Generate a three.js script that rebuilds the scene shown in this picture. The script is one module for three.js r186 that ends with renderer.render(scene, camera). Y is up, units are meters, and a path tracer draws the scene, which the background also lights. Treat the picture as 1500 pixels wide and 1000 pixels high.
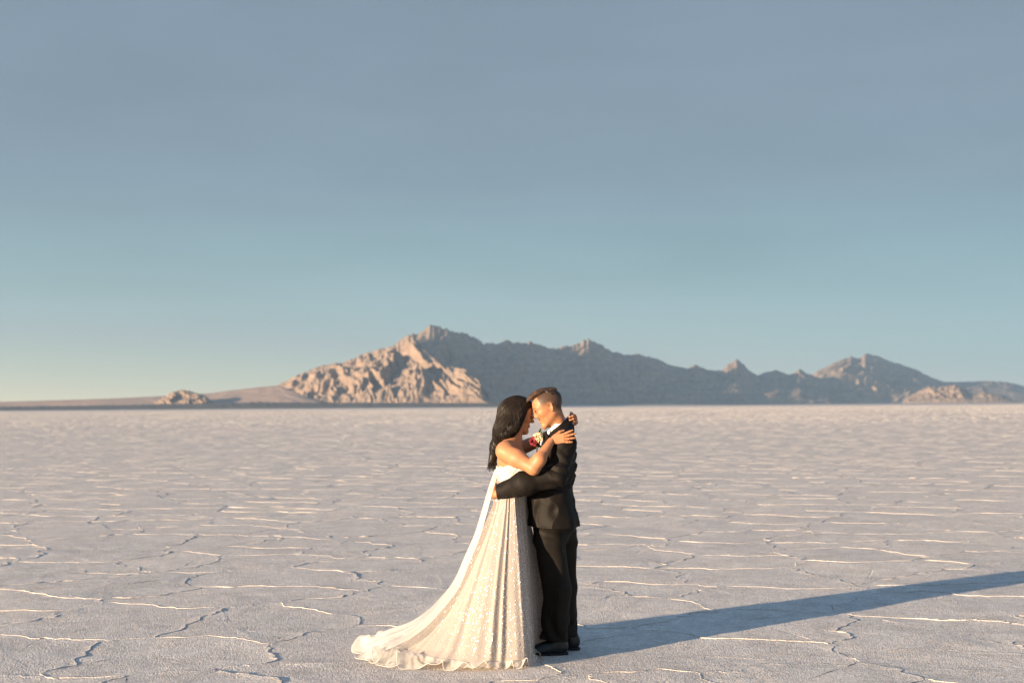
import * as THREE from 'three';
import { mergeGeometries, mergeVertices } from 'three/addons/utils/BufferGeometryUtils.js';
import { createNoise2D, createNoise3D } from 'simplex-noise';

// ---------------------------------------------------------------- camera, sky, sun, exposure
const scene = new THREE.Scene();
const W = 1500, H = 1000, FPX = 2083, EYE = 1.674, DIST = 9.7;
const camera = new THREE.PerspectiveCamera(2 * Math.atan(H / 2 / FPX) * 180 / Math.PI, W / H, 0.1, 60000);
camera.position.set(0, EYE, 0);
camera.rotation.order = 'YXZ';
camera.rotation.set(Math.atan(95.5 / FPX), 0, -0.0073);
camera.focus = 9.6;
camera.userData.fStop = 2.6;
camera.updateMatrixWorld(true);

const SUN_UP = 7.4 * Math.PI / 180, SUN_X = -0.764, SUN_Z = 0.645;
const sunDir = new THREE.Vector3(SUN_X * Math.cos(SUN_UP), Math.sin(SUN_UP), SUN_Z * Math.cos(SUN_UP)).normalize();
const sun = new THREE.DirectionalLight(new THREE.Color().setRGB(1.0, 0.76, 0.52), 5);
sun.position.copy(sunDir).multiplyScalar(60).add(new THREE.Vector3(0, 0, -10));
sun.target.position.set(0, 0, -10);
sun.castShadow = true;
sun.shadow.mapSize.set(4096, 4096);
Object.assign(sun.shadow.camera, { left: -40, right: 40, top: 30, bottom: -30, near: 1, far: 200 });
sun.shadow.radius = 1.2;
scene.add(sun, sun.target);

const EXPOSURE = 2.65;
const renderer = new THREE.WebGLRenderer({ antialias: true });
renderer.toneMapping = THREE.LinearToneMapping;
renderer.toneMappingExposure = EXPOSURE;
renderer.shadowMap.enabled = true;

function rngFrom(seed) { let s = seed | 0; return () => { s = (s + 0x6d2b79f5) | 0; let t = Math.imul(s ^ (s >>> 15), 1 | s); t = (t + Math.imul(t ^ (t >>> 7), 61 | t)) ^ t; return ((t ^ (t >>> 14)) >>> 0) / 4294967296; }; }
const rnd = rngFrom(77);
const n2 = createNoise2D(rngFrom(11)), n2b = createNoise2D(rngFrom(12)), n3 = createNoise3D(rngFrom(13));
const lerp = (a, b, t) => a + (b - a) * t, clamp = (x, a = 0, b = 1) => Math.min(b, Math.max(a, x));
const smooth = (a, b, x) => { const t = clamp((x - a) / (b - a)); return t * t * (3 - 2 * t); };
const fbm = (x, y, o = 4) => { let s = 0, a = 0.5; for (let i = 0; i < o; i++) { s += a * n2(x, y); x = x * 2.03 + 7.1; y = y * 2.03 - 3.7; a *= 0.5; } return s; };
const s2l = (c) => (c <= 0.04045 ? c / 12.92 : ((c + 0.055) / 1.055) ** 2.4);

// the evening sky: air and a thin even veil, computed for every direction
{
  const w = 1024, h = 512, data = new Float32Array(w * h * 4);
  const stops = [ // elevation in degrees, colour of the air (sRGB); unseen top ones bluer, to tint shadows
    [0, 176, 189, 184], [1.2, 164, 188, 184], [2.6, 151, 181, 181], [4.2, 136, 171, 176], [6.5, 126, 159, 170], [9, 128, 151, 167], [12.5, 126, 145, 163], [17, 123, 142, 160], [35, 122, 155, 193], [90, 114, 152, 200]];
  const sunAz = Math.atan2(SUN_Z, SUN_X);
  for (let r = 0; r < h; r++) {
    const el = ((r + 0.5) / h - 0.5) * 180;
    let i = 0; const e = Math.max(0, el);
    while (i < stops.length - 2 && e > stops[i + 1][0]) i++;
    const t = clamp((e - stops[i][0]) / (stops[i + 1][0] - stops[i][0]));
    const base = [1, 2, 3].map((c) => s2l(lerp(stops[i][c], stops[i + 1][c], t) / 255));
    for (let c = 0; c < w; c++) {
      const az = ((c + 0.5) / w - 0.5) * 2 * Math.PI;
      const near = (1 + Math.cos(az - sunAz)) / 2;
      const glow = Math.min(1.5, near * 3.7 + 0.02) * Math.exp(-e / 2.5);
      const x = Math.cos(az), z = Math.sin(az), q = 1 / (0.12 + Math.sin(e * Math.PI / 180));
      const veil = 1 + 0.13 * fbm(x * q * 0.55 + 3, z * q * 0.55, 4) * smooth(0.5, 6, e) + 0.03 * fbm(az * 2.4 + 4, e * 0.42 - az * 0.8, 4) + 0.035 * fbm(az * 5 + 9, e * 1.1 + az * 1.5, 4) * smooth(1, 5, e);
      const warm = [0.56, 0.36, 0.08];
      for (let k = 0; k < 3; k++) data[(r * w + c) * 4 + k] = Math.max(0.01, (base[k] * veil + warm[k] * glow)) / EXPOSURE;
      data[(r * w + c) * 4 + 3] = 1;
    }
  }
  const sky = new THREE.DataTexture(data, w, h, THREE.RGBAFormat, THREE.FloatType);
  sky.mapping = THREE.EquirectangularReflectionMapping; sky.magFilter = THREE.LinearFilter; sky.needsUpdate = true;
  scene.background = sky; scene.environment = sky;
}
scene.fog = new THREE.FogExp2(new THREE.Color().setRGB(0.45, 0.70, 1.0), 2.3e-5);

// ---------------------------------------------------------------- helpers
const V = (x, y, z) => new THREE.Vector3(x, y, z);
const rayOf = (px, py) => V((px - W / 2) / FPX, (H / 2 - py) / FPX, -1).applyQuaternion(camera.quaternion);
// a point seen at a pixel of the photograph, on the upright plane through the couple moved dz towards the camera
function P(px, py, dz = 0) { const r = rayOf(px, py), k = (-DIST + dz) / r.z; return V(r.x * k, EYE + r.y * k, -DIST + dz); }
function ground(px, py) { const r = rayOf(px, py), k = -EYE / r.y; return V(r.x * k, 0, r.z * k); }
const used = new Map();
function numbered(n) { const k = used.get(n) || 0; used.set(n, k + 1); return k ? n + '_' + String(k).padStart(3, '0') : n; }
function mesh(name, geo, mat, parent) { const m = new THREE.Mesh(geo, mat); m.name = name; m.castShadow = m.receiveShadow = true; if (parent) parent.add(m); return m; }
function geoFrom(pos, idx, uv, col) {
  const g = new THREE.BufferGeometry();
  g.setAttribute('position', new THREE.Float32BufferAttribute(pos, 3));
  if (uv) g.setAttribute('uv', new THREE.Float32BufferAttribute(uv, 2));
  if (col) g.setAttribute('color', new THREE.Float32BufferAttribute(col, 3));
  g.setIndex(idx); g.computeVertexNormals();
  return g;
}
const rgb = (r, g, b) => new THREE.Color().setRGB(r, g, b);

// tileable noise textures
function tileNoise(size, cells, seed) {
  const r = rngFrom(seed), lat = new Float32Array(cells * cells).map(() => r()), out = new Float32Array(size * size);
  for (let y = 0; y < size; y++) for (let x = 0; x < size; x++) {
    const fx = x / size * cells, fy = y / size * cells, ix = Math.floor(fx), iy = Math.floor(fy);
    let tx = fx - ix, ty = fy - iy; tx = tx * tx * (3 - 2 * tx); ty = ty * ty * (3 - 2 * ty);
    const a = lat[(iy % cells) * cells + ix % cells], b = lat[(iy % cells) * cells + (ix + 1) % cells], c = lat[((iy + 1) % cells) * cells + ix % cells], d = lat[((iy + 1) % cells) * cells + (ix + 1) % cells];
    out[y * size + x] = lerp(lerp(a, b, tx), lerp(c, d, tx), ty);
  }
  return out;
}
function layers(size, list, seed) {
  const out = new Float32Array(size * size); let i = 0;
  for (const [cells, amp] of list) { const t = tileNoise(size, cells, seed + 31 * i++); for (let k = 0; k < out.length; k++) out[k] += amp * (t[k] - 0.5); }
  return out;
}
function texture(size, fn, srgb) {
  const d = new Uint8Array(size * size * 4);
  for (let k = 0; k < size * size; k++) { const c = fn(k); d[4 * k] = 255 * clamp(c[0]); d[4 * k + 1] = 255 * clamp(c[1]); d[4 * k + 2] = 255 * clamp(c[2]); d[4 * k + 3] = 255; }
  const t = new THREE.DataTexture(d, size, size); t.wrapS = t.wrapT = THREE.RepeatWrapping; t.magFilter = THREE.LinearFilter; t.minFilter = THREE.LinearMipmapLinearFilter;
  if (srgb) t.colorSpace = THREE.SRGBColorSpace;
  t.needsUpdate = true; return t;
}

// ---------------------------------------------------------------- salt flat
const saltSize = 1024;                                     // one tile is 2.2 m
const saltRelief = layers(saltSize, [[24, 0.3], [70, 0.35], [180, 0.55], [340, 0.8], [512, 0.7]], 5);
const saltTone = layers(saltSize, [[7, 0.5], [30, 0.5], [110, 0.8], [256, 1.0]], 9);
const saltBump = texture(saltSize, (k) => { const v = 0.5 + 0.42 * saltRelief[k]; return [v, v, v]; });
const saltColor = texture(saltSize, (k) => { const t = 0.86 + 0.13 * saltTone[k]; return [t, t * (0.985 + 0.012 * saltTone[k]), t * (0.965 + 0.02 * saltTone[k])]; }, true);
const saltMat = [[0.85, 0.785, 0.725], [0.82, 0.762, 0.71], [0.87, 0.805, 0.74]].map((c) => new THREE.MeshStandardMaterial({ color: rgb(...c), map: saltColor, bumpMap: saltBump, bumpScale: 0.011, roughness: 0.95 }));
{
  // the sheet under and beyond the crust plates, to the horizon
  const farBumpField = layers(512, [[9, 0.8], [30, 0.7], [90, 0.7], [200, 0.5]], 21);
  const farToneField = layers(512, [[3, 0.5], [11, 0.5], [60, 0.5], [170, 0.5]], 25);
  const farBump = texture(512, (k) => { const v = 0.5 + 0.4 * farBumpField[k]; return [v, v, v]; });
  const farTone = texture(512, (k) => { const t = 0.87 + 0.1 * farToneField[k]; return [t, t * 0.985, t * 0.965]; }, true);
  const R = 26000, pos = [-R, -0.035, 400, R, -0.035, 400, R, -0.035, -R, -R, -0.035, -R], S = 9;
  const g = geoFrom(pos, [0, 1, 2, 0, 2, 3], [-R / S, 400 / S, R / S, 400 / S, R / S, -R / S, -R / S, -R / S]);
  const flat = mesh('salt_flat', g, new THREE.MeshStandardMaterial({ color: rgb(0.85, 0.785, 0.725), map: farTone, bumpMap: farBump, bumpScale: 0.055, roughness: 0.95 }), scene);
  flat.userData = { kind: 'structure', label: 'pale cracked salt flat stretching to the mountains', category: 'salt flat' };

  // crust plates: cells of a jittered grid, their borders wandering and pushed up into thin ridges
  const SP = 1.32, zNear = 5.2, zFar = 125;
  const site = (i, j) => { const r = rngFrom(i * 7919 + j * 104729 + 17); r(); return [(i + 0.5 + 0.86 * (r() - 0.5) + 0.5 * (j & 1)) * SP, -(j + 0.5 + 0.86 * (r() - 0.5)) * SP * 1.02]; };
  const warp = (x, z) => {
    const a = 0.20, b = 0.055, c = 0.014;
    return [x + a * n2(x * 0.75, z * 0.75) + b * n2(x * 3.1 + 50, z * 3.1) + c * n2(x * 13, z * 13 + 9), z + a * n2b(x * 0.75, z * 0.75) + b * n2b(x * 3.1, z * 3.1 + 20) + c * n2b(x * 13 + 4, z * 13)];
  };
  const swell = (x, z) => 0.008 * n2(x * 0.5, z * 0.5 + 31) + 0.003 * n2b(x * 1.7, z * 1.7);
  const lump = (x, z) => 0.0018 * n2(x * 5, z * 5);
  const lipAmp = (x, z) => { const a = 0.5 + 0.5 * n2(x * 0.62 + 90, z * 0.62), b = 0.5 + 0.5 * n2b(x * 2.3, z * 2.3 + 70); return 0.0024 + 0.0058 * a * (0.45 + 0.65 * b) * (0.5 + a * 0.6); };
  const cells = [];
  for (let j = Math.floor(zNear / SP); j < zFar / SP; j++) {
    const z = j * SP, half = 0.375 * z + 2.2;
    for (let i = Math.floor(-half / SP) - 1; i <= half / SP; i++) cells.push([i, j]);
  }
  const plates = [], farPos = [], farIdx = [], farUv = [];
  for (const [i, j] of cells) {
    const [cx, cz] = site(i, j);
    let poly = [[cx - 3, cz - 3], [cx + 3, cz - 3], [cx + 3, cz + 3], [cx - 3, cz + 3]].map((p) => [...p, 0]);
    for (let dj = -2; dj <= 2; dj++) for (let di = -2; di <= 2; di++) {
      if (!di && !dj) continue;
      const [nx, nz] = site(i + di, j + dj), mx = (cx + nx) / 2, mz = (cz + nz) / 2, ex = nx - cx, ez = nz - cz, out = [];
      for (let k = 0; k < poly.length; k++) {
        const p = poly[k], q = poly[(k + 1) % poly.length], dp = (p[0] - mx) * ex + (p[1] - mz) * ez, dq = (q[0] - mx) * ex + (q[1] - mz) * ez, id = (i + di) * 1000 + (j + dj);
        if (dp <= 0) out.push(p);
        if (dp * dq < 0) { const t = dp / (dp - dq); out.push([p[0] + (q[0] - p[0]) * t, p[1] + (q[1] - p[1]) * t, dp <= 0 ? id : p[2]]); }
      }
      poly = out;
    }
    const d = -cz;
    const step = d < 15 ? 0.034 : d < 24 ? 0.055 : d < 45 ? 0.12 : 0.3;
    const sides = d < 24 ? [0, 0.008, 0.02, 0.036, 0.058, 0.09, 0.14, 0.22, 0.34] : d < 45 ? [0, 0.02, 0.05, 0.11, 0.3] : [0, 0.03, 0.10];
    const rim = [];
    for (let k = 0; k < poly.length; k++) {
      const p = poly[k], q = poly[(k + 1) % poly.length], len = Math.hypot(q[0] - p[0], q[1] - p[1]);
      if (len < 1e-6) continue;
      const n = Math.max(1, Math.round(len / step)), mine = i * 1000 + j;
      const high = ((mine ^ p[2]) * 2654435761 >>> 0) % 2 ? mine > p[2] : mine < p[2];
      for (let m = 0; m < n; m++) { const t = m / n; rim.push([p[0] + (q[0] - p[0]) * t, p[1] + (q[1] - p[1]) * t, high, Math.min(t, 1 - t) * len]); }
    }
    if (rim.length < 3) continue;
    const pos = [], idx = [], uv = [], n = rim.length, [wx, wz] = warp(cx, cz);
    const ru = rngFrom(i * 31 + j * 1777 + 5), an = ru() * 6.283, ca = Math.cos(an) / 2.2, sa = Math.sin(an) / 2.2, ou = ru(), ov = ru();
    const put = (x, y, z) => { pos.push(x, y, z); uv.push(x * ca - z * sa + ou, x * sa + z * ca + ov); };
    const grow = 1 + 0.012 * Math.max(0, d - 20);                        // far ridges are drawn by fewer, broader faces
    // skirt below the rim, then rings inwards
    for (let r = -1; r < sides.length; r++) for (let k = 0; k < n; k++) {
      const [bx, bz, high, fromEnd] = rim[k], [x0, z0] = warp(bx, bz), reach = Math.hypot(x0 - wx, z0 - wz);
      const s = r < 0 ? 0 : Math.min(sides[r], reach * (0.06 + 0.86 * sides[r] / sides[sides.length - 1]));
      const x = x0 + (wx - x0) * s / reach, z = z0 + (wz - z0) * s / reach;
      const corner = smooth(0, 0.12, fromEnd), share = lerp(0.6, high ? 1 : 0.22, corner);
      const rag = 1 + 0.45 * n2(x0 * 19, z0 * 19) + 0.3 * n2b(x0 * 45, z0 * 45);
      const lip = lipAmp(x0, z0) * share * Math.max(0.15, rag) * Math.exp(-Math.pow(s / (0.030 + 0.5 * lipAmp(x0, z0)), 1.35));
      const y = swell(x, z) + lump(x, z) + lip;
      put(x, r < 0 ? y - 0.03 - lip : y, z);
    }
    const rows = sides.length + 1;
    for (let r = 0; r < rows - 1; r++) for (let k = 0; k < n; k++) { const a = r * n + k, b = r * n + (k + 1) % n, c = a + n, e = b + n; idx.push(a, c, b, b, c, e); }
    // the middle: fan with one more ring
    const last = (rows - 1) * n, mid = pos.length / 3;
    for (let k = 0; k < n; k++) { const x = lerp(pos[3 * (last + k)], wx, 0.55), z = lerp(pos[3 * (last + k) + 2], wz, 0.55); put(x, swell(x, z) + lump(x, z), z); }
    for (let k = 0; k < n; k++) { const a = last + k, b = last + (k + 1) % n, c = mid + k, e = mid + (k + 1) % n; idx.push(a, c, b, b, c, e); }
    put(wx, swell(wx, wz) + lump(wx, wz), wz);
    for (let k = 0; k < n; k++) idx.push(mid + k, mid + n, mid + (k + 1) % n);
    // is the winding upwards?
    let area = 0; for (let k = 0; k < n; k++) { const a = rim[k], b = rim[(k + 1) % n]; area += a[0] * b[1] - b[0] * a[1]; }
    if (area > 0) for (let k = 0; k < idx.length; k += 3) { const t = idx[k + 1]; idx[k + 1] = idx[k + 2]; idx[k + 2] = t; }
    for (let k = 0; k < idx.length; k += 3) { const t = idx[k + 1]; idx[k + 1] = idx[k + 2]; idx[k + 2] = t; }
    const inView = d > 7.6 && Math.abs(cx) < 0.37 * d + 0.7;
    plates.push({ pos, idx, uv, d, cx, inView });
  }
  plates.sort((a, b) => (b.inView - a.inView) || a.d - b.d);
  plates.forEach((p, k) => {
    if (k < 300) { mesh(k ? 'salt_plate_' + String(k).padStart(3, '0') : 'salt_plate', geoFrom(p.pos, p.idx, p.uv), saltMat[Math.floor(rnd() * 3)], flat); return; }
    const o = farPos.length / 3;
    for (const v of p.pos) farPos.push(v);
    for (const v of p.uv) farUv.push(v);
    for (const v of p.idx) farIdx.push(v + o);
  });
  // beyond the plates the same crust goes on as scattered patches
  {
    const pp = [], pu = [], pi = [];
    for (const p of plates) if (p.d > 101 && p.d < 110.5 && Math.abs(p.cx) < 4.6) { const o = pp.length / 3; p.pos.forEach((v, k) => pp.push(k % 3 === 2 ? v + 105.7 : v)); pu.push(...p.uv); for (const v of p.idx) pi.push(v + o); }
    const g = geoFrom(pp, pi, pu), list = [], S2 = 5.5;
    for (let z = 128; z < 1300; z += S2) for (let x = -Math.ceil((0.375 * z + 6) / S2) * S2; x <= 0.375 * z + 6; x += S2) list.push([x, -z]);
    const inst = new THREE.InstancedMesh(g, saltMat[0], list.length), m4 = new THREE.Matrix4(), ri = rngFrom(55);
    list.forEach(([x, z], k) => { m4.makeRotationY(ri() * 6.2832).setPosition(x + (ri() - 0.5) * 2, -0.012, z + (ri() - 0.5) * 2); m4.scale(V(1, 1.1, 1)); inst.setMatrixAt(k, m4); });
    inst.name = 'far_salt_crust'; inst.castShadow = inst.receiveShadow = true; inst.userData = { kind: 'stuff', label: 'rough salt crust running on to the horizon' }; flat.add(inst);
  }
  const far = mesh('far_salt_plates', geoFrom(farPos, farIdx, farUv), saltMat[0], flat);
  far.userData = { kind: 'stuff', label: 'smaller salt crust plates reaching towards the horizon' };
  console.log('plates', plates.length, 'far tris', farIdx.length / 3);
}

// ---------------------------------------------------------------- mountains
const horizonAt = (px) => 601 - 11 * px / 1500;
const line = (pts) => (x) => { let i = 0; while (i < pts.length - 2 && x > pts[i + 1][0]) i++; const [a, b] = [pts[i], pts[i + 1]]; return lerp(a[1], b[1], clamp((x - a[0]) / (b[0] - a[0]))); };
const onGround = (px, dist) => [(px - 750) / FPX * dist, -dist];
const rockMat = new THREE.MeshStandardMaterial({ vertexColors: true, roughness: 1 });
function range(name, label, o) {
  const { from, to, crest, ridge, foot, cols = 420, rows = 90, gully = 0.16, freq = 26, jag = 0.02, pow = 1.2, tone, back = 0.9 } = o;
  const pos = [], idx = [], col = [], M = rows + Math.round(rows * 0.3);
  for (let i = 0; i <= cols; i++) {
    const px = lerp(from, to, i / cols), R = ridge(px), F = foot(px);
    const hr = Math.max(0, (horizonAt(px) - crest(px)) / FPX * R);
    for (let m = 0; m <= M; m++) {
      const t = m <= rows ? m / rows : 1 + (m - rows) / (M - rows) * back;
      const D = lerp(F, R, t);
      const u = px / 1500 * freq, wv = 0.55 * n2(u * 0.5, t * 2.2 + 5) + 0.22 * n2(u * 1.7, t * 5);
      const r1 = 1 - Math.abs(n2(u * 0.52 + 1.2 * wv, t * 1.2 + 2 + 0.7 * wv)) * 1.6, r2 = 1 - Math.abs(n2b(u * 1.9 + wv * 1.4, t * 4.2)) * 1.6, r3 = n2(u * 5 + wv, t * 11), r4 = n2b(u * 11, t * 24);
      const r0 = 1 - Math.abs(n2b(u * 0.24 + 0.5 * wv + 8, t * 0.8)) * 1.7;
      const env = t < 1 ? Math.pow(Math.sin(Math.PI * Math.pow(t, 0.8)), 0.75) : 0;
      const prof = t <= 1 ? Math.pow(t, pow) : Math.pow(clamp(1 - (t - 1) / back), 1.1);
      let h = hr * (prof + gully * env * (1.05 * r0 + 0.75 * r1 + 0.20 * r2 + 0.06 * r3 + 0.04 * r4 + (0.07 + 0.07 * n2(u * 0.7, t * 2)) * (0.6 - Math.abs(n2b(u * 7 + 2 * wv, t * 10)) * 1.4) + 0.05 * (0.5 - Math.abs(n2(u * 17, t * 26)))) + jag * Math.pow(Math.min(t, 2 - Math.min(2, t)), 3) * (n2(u * 4, t) + 0.5 * n2b(u * 9, t)));
      h = Math.max(h, -8) - (m === 0 || m === M ? 12 : 0);
      const [x, z] = onGround(px, D);
      pos.push(x, h, z);
      const c = tone(h, t, u, r3, r4, px); col.push(c[0], c[1], c[2]);
    }
  }
  for (let i = 0; i < cols; i++) for (let m = 0; m < M; m++) { const a = i * (M + 1) + m, b = a + M + 1; idx.push(a, b, a + 1, b, b + 1, a + 1); }
  const g = geoFrom(pos, idx, null, col);
  const s = mesh(name, g, rockMat, scene);
  s.userData = { kind: 'structure', label, category: 'mountains' };
  return s;
}
const rock = (warm = 1) => (h, t, u, a, b) => { const k = 1 + 0.12 * a + 0.14 * b + 0.10 * n2(u * 3 + 40, t * 9) + 0.13 * n2(h / 34 + 0.5 * n2(u, t * 3), u * 0.35); return [0.31 * k * warm, 0.222 * k, 0.158 * k]; };
{
  const shadeFoot = line([[520, 11050], [550, 11143], [720, 11836], [1000, 13710], [1200, 15490], [1500, 18586], [1640, 20000]]);
  const shadeRidge = line([[520, 11850], [550, 11943], [720, 12802], [1000, 15040], [1200, 16930], [1500, 20350], [1640, 22000]]);
  // the long main range
  range('mountain_range', 'long jagged mountain range, mostly in shade, with sunlit tips', {
    from: 520, to: 1215, cols: 620, rows: 80, freq: 30, gully: 0.09, jag: 0.02, pow: 1.15,
    crest: line([[520, 590], [560, 540], [585, 500], [598, 490], [613, 488], [625, 480], [636, 475.5], [648, 480], [659, 483], [679, 488], [695, 494], [709, 503], [725, 503], [742, 498], [755, 502], [775, 500], [790, 505], [806, 511], [821, 508], [844, 505], [855, 498], [862, 496], [877, 503], [897, 515], [917, 519.5], [935, 517.5], [963, 526], [983, 535], [1008, 539], [1018, 534], [1039, 541.5], [1056, 543], [1064, 535], [1079, 526], [1090, 533], [1097, 543], [1110, 549], [1135, 541.5], [1158, 549], [1171, 540], [1186, 548], [1215, 560]]),
    ridge: shadeRidge, foot: shadeFoot, tone: rock(),
  });
  range('far_mountain', 'separate pale peak at the end of the range, its upper half sunlit', {
    from: 1140, to: 1640, cols: 420, rows: 80, freq: 30, gully: 0.10, jag: 0.02,
    crest: line([[1140, 585], [1160, 568], [1186, 552], [1196, 544], [1210, 538], [1226, 529], [1247, 521], [1257, 525], [1269, 517.5], [1287, 521], [1307, 529], [1338, 539], [1368, 554], [1383, 559], [1409, 559], [1449, 557.5], [1475, 559], [1500, 565], [1560, 572], [1640, 582]]),
    ridge: (px) => shadeRidge(px) + 500, foot: (px) => shadeFoot(px) + 500, tone: rock(),
  });
  // lit massif before the main range
  range('mountain_massif', 'rugged tan massif with sunlit spurs and deep gullies', {
    from: 372, to: 735, cols: 560, rows: 130, freq: 40, gully: 0.17, jag: 0.015, pow: 1.05,
    crest: line([[372, 588], [390, 573], [405, 564], [431, 551.5], [466, 536], [485, 533], [507, 529], [530, 520], [547, 513.5], [573, 508], [586, 498], [598, 491], [606, 494], [615, 503], [628, 516], [640, 527], [653, 536], [679, 540], [702, 557], [714, 574], [720, 587], [735, 594]]),
    ridge: line([[372, 9400], [600, 9380], [660, 8950], [722, 8480], [735, 8430]]), foot: line([[372, 8500], [560, 8350], [735, 8290]]), tone: rock(),
  });
  // low ground at the foot of the mountains
  range('desert_slope', 'long gentle tan slope running out from the massif', {
    from: -260, to: 480, cols: 300, rows: 40, freq: 16, gully: 0.05, jag: 0.012, pow: 1.0,
    crest: line([[-260, 592], [0, 588], [152, 583.5], [228, 580], [300, 576], [355, 569], [405, 564], [430, 573], [455, 584], [480, 592]]),
    ridge: line([[-260, 8500], [150, 8550], [355, 8950], [405, 9000], [480, 8200]]), foot: line([[-260, 8050], [380, 8050], [480, 8000]]), tone: (h, t, u, a, b) => { const k = 1 + 0.08 * a + 0.06 * b; return [0.46 * k, 0.315 * k, 0.23 * k]; },
  });
  range('rocky_hill', 'small rocky hill rising from the tan slope', {
    from: 226, to: 316, cols: 160, rows: 50, freq: 90, gully: 0.22, jag: 0.05,
    crest: line([[226, 590], [240, 581], [253, 573], [266, 571], [276, 572], [284, 574.5], [299, 579], [316, 592]]),
    ridge: () => 8250, foot: () => 8020, tone: rock(),
  });
  range('scrub_flat', 'dark strip of scrub, shade put into its colour, along the far edge of the salt', {
    from: -300, to: 830, cols: 420, rows: 16, freq: 40, gully: 0.12, jag: 0.10, pow: 0.8,
    crest: line([[-300, 597], [0, 595], [180, 592.5], [300, 590], [380, 588.5], [470, 589], [600, 589.5], [700, 590], [800, 591], [830, 593]]),
    ridge: () => 7900, foot: () => 7300, tone: (h, t, u, a, b) => { const k = 1 + 0.2 * a + 0.25 * b; return [0.095 * k, 0.088 * k, 0.078 * k]; },  // scrub tone, darkened further: the shadow lying on it is in the colour
  });
  range('foot_hill', 'small sunlit knolls before the shaded range', {
    from: 722, to: 812, cols: 120, rows: 40, freq: 95, gully: 0.2, jag: 0.05,
    crest: line([[722, 594], [733, 586], [745, 583], [757, 582], [770, 580], [782, 583], [795, 588], [812, 594]]),
    ridge: () => 9500, foot: () => 9300, tone: rock(),
  });
  range('foot_hill_001', 'pale sunlit knolls below the separate far peak', {
    from: 1318, to: 1500, cols: 200, rows: 40, freq: 70, gully: 0.16, jag: 0.05,
    crest: line([[1318, 591], [1330, 580], [1345, 572], [1360, 565], [1380, 566], [1398, 562], [1412, 568], [1425, 577], [1440, 573], [1462, 577], [1480, 584], [1500, 590]]),
    ridge: () => 13400, foot: () => 12900, tone: rock(),
  });
  range('alluvial_fan', 'low pale fan of gravel at the foot of the shaded range', {
    from: 800, to: 1700, cols: 260, rows: 12, freq: 22, gully: 0.1, jag: 0.05, pow: 0.9,
    crest: line([[800, 594.8], [850, 592], [930, 591.3], [1000, 592], [1080, 592.3], [1300, 590.4], [1500, 588.6], [1700, 588]]),
    ridge: () => 9800, foot: () => 9300, tone: (h, t, u, a) => { const k = 1 + 0.1 * a; return [0.36 * k, 0.30 * k, 0.25 * k]; },
  });
  // a high range beyond the left of the picture: its shadow lies on the main range
  {
    const pos = [], idx = [], col = [], A = 160, B = 60;
    const top = line([[8620, 0], [9150, 960], [9413, 1280], [9600, 1460], [9730, 1450], [9887, 1310], [10145, 1465], [10326, 1640], [10435, 1720], [10576, 1750], [10757, 1930], [11200, 1960], [12000, 1500], [12900, 0]]);
    for (let i = 0; i <= A; i++) for (let j = 0; j <= B; j++) {
      const p = -lerp(8620, 12900, i / A), s = j / B * 2 - 1, t = -1200 + s * 1500;
      const h = top(-p) * Math.pow(1 - Math.abs(s), 1.1) * (1 + 0.03 * n2(p / 260, s * 3)) + 25 * (1 - Math.abs(s)) * n2(p / 120, s * 5) * (i && i < A ? 1 : 0);
      pos.push(p * SUN_Z + t * SUN_X, Math.max(0, h) - (Math.abs(s) === 1 ? 10 : 0), p * -SUN_X + t * SUN_Z);
      const k = 1 + 0.15 * n2(p / 90, s * 8); col.push(0.30 * k, 0.235 * k, 0.185 * k);
    }
    for (let i = 0; i < A; i++) for (let j = 0; j < B; j++) { const a = i * (B + 1) + j, b = a + B + 1; idx.push(a, a + 1, b, b, a + 1, b + 1); }
    const s = mesh('high_mountain', geoFrom(pos, idx, null, col), rockMat, scene);
    s.userData = { kind: 'structure', label: 'high bare mountain standing west of the range', category: 'mountains' };
  }
}
//PEOPLE_BEGIN
// ---------------------------------------------------------------- signed distances and their meshing
const smin = (a, b, k) => { if (k <= 0) return Math.min(a, b); const h = Math.max(k - Math.abs(a - b), 0) / k; return Math.min(a, b) - h * h * k * 0.25; };
const cap = (a, ra, b, rb, k = 0.03) => { const dx = b.x - a.x, dy = b.y - a.y, dz = b.z - a.z, l = dx * dx + dy * dy + dz * dz || 1e-9; return { k, f: (x, y, z) => { const px = x - a.x, py = y - a.y, pz = z - a.z, t = clamp((px * dx + py * dy + pz * dz) / l), qx = px - dx * t, qy = py - dy * t, qz = pz - dz * t; return Math.sqrt(qx * qx + qy * qy + qz * qz) - (ra + (rb - ra) * t); }, lo: [Math.min(a.x - ra, b.x - rb), Math.min(a.y - ra, b.y - rb), Math.min(a.z - ra, b.z - rb)], hi: [Math.max(a.x + ra, b.x + rb), Math.max(a.y + ra, b.y + rb), Math.max(a.z + ra, b.z + rb)] }; };
const ell = (c, r, k = 0.03, q = null) => { const m = Math.max(...r), iq = q ? q.clone().invert() : null, v = V(0, 0, 0); return { k, f: (x, y, z) => { v.set(x - c.x, y - c.y, z - c.z); if (iq) v.applyQuaternion(iq); const a = v.x / r[0], b = v.y / r[1], d = v.z / r[2], k0 = Math.sqrt(a * a + b * b + d * d), e = v.x / (r[0] * r[0]), f = v.y / (r[1] * r[1]), g = v.z / (r[2] * r[2]), k1 = Math.sqrt(e * e + f * f + g * g) || 1e-9; return k0 < 1e-6 ? -Math.min(...r) : k0 * (k0 - 1) / k1; }, lo: [c.x - m, c.y - m, c.z - m], hi: [c.x + m, c.y + m, c.z + m] }; };
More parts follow.
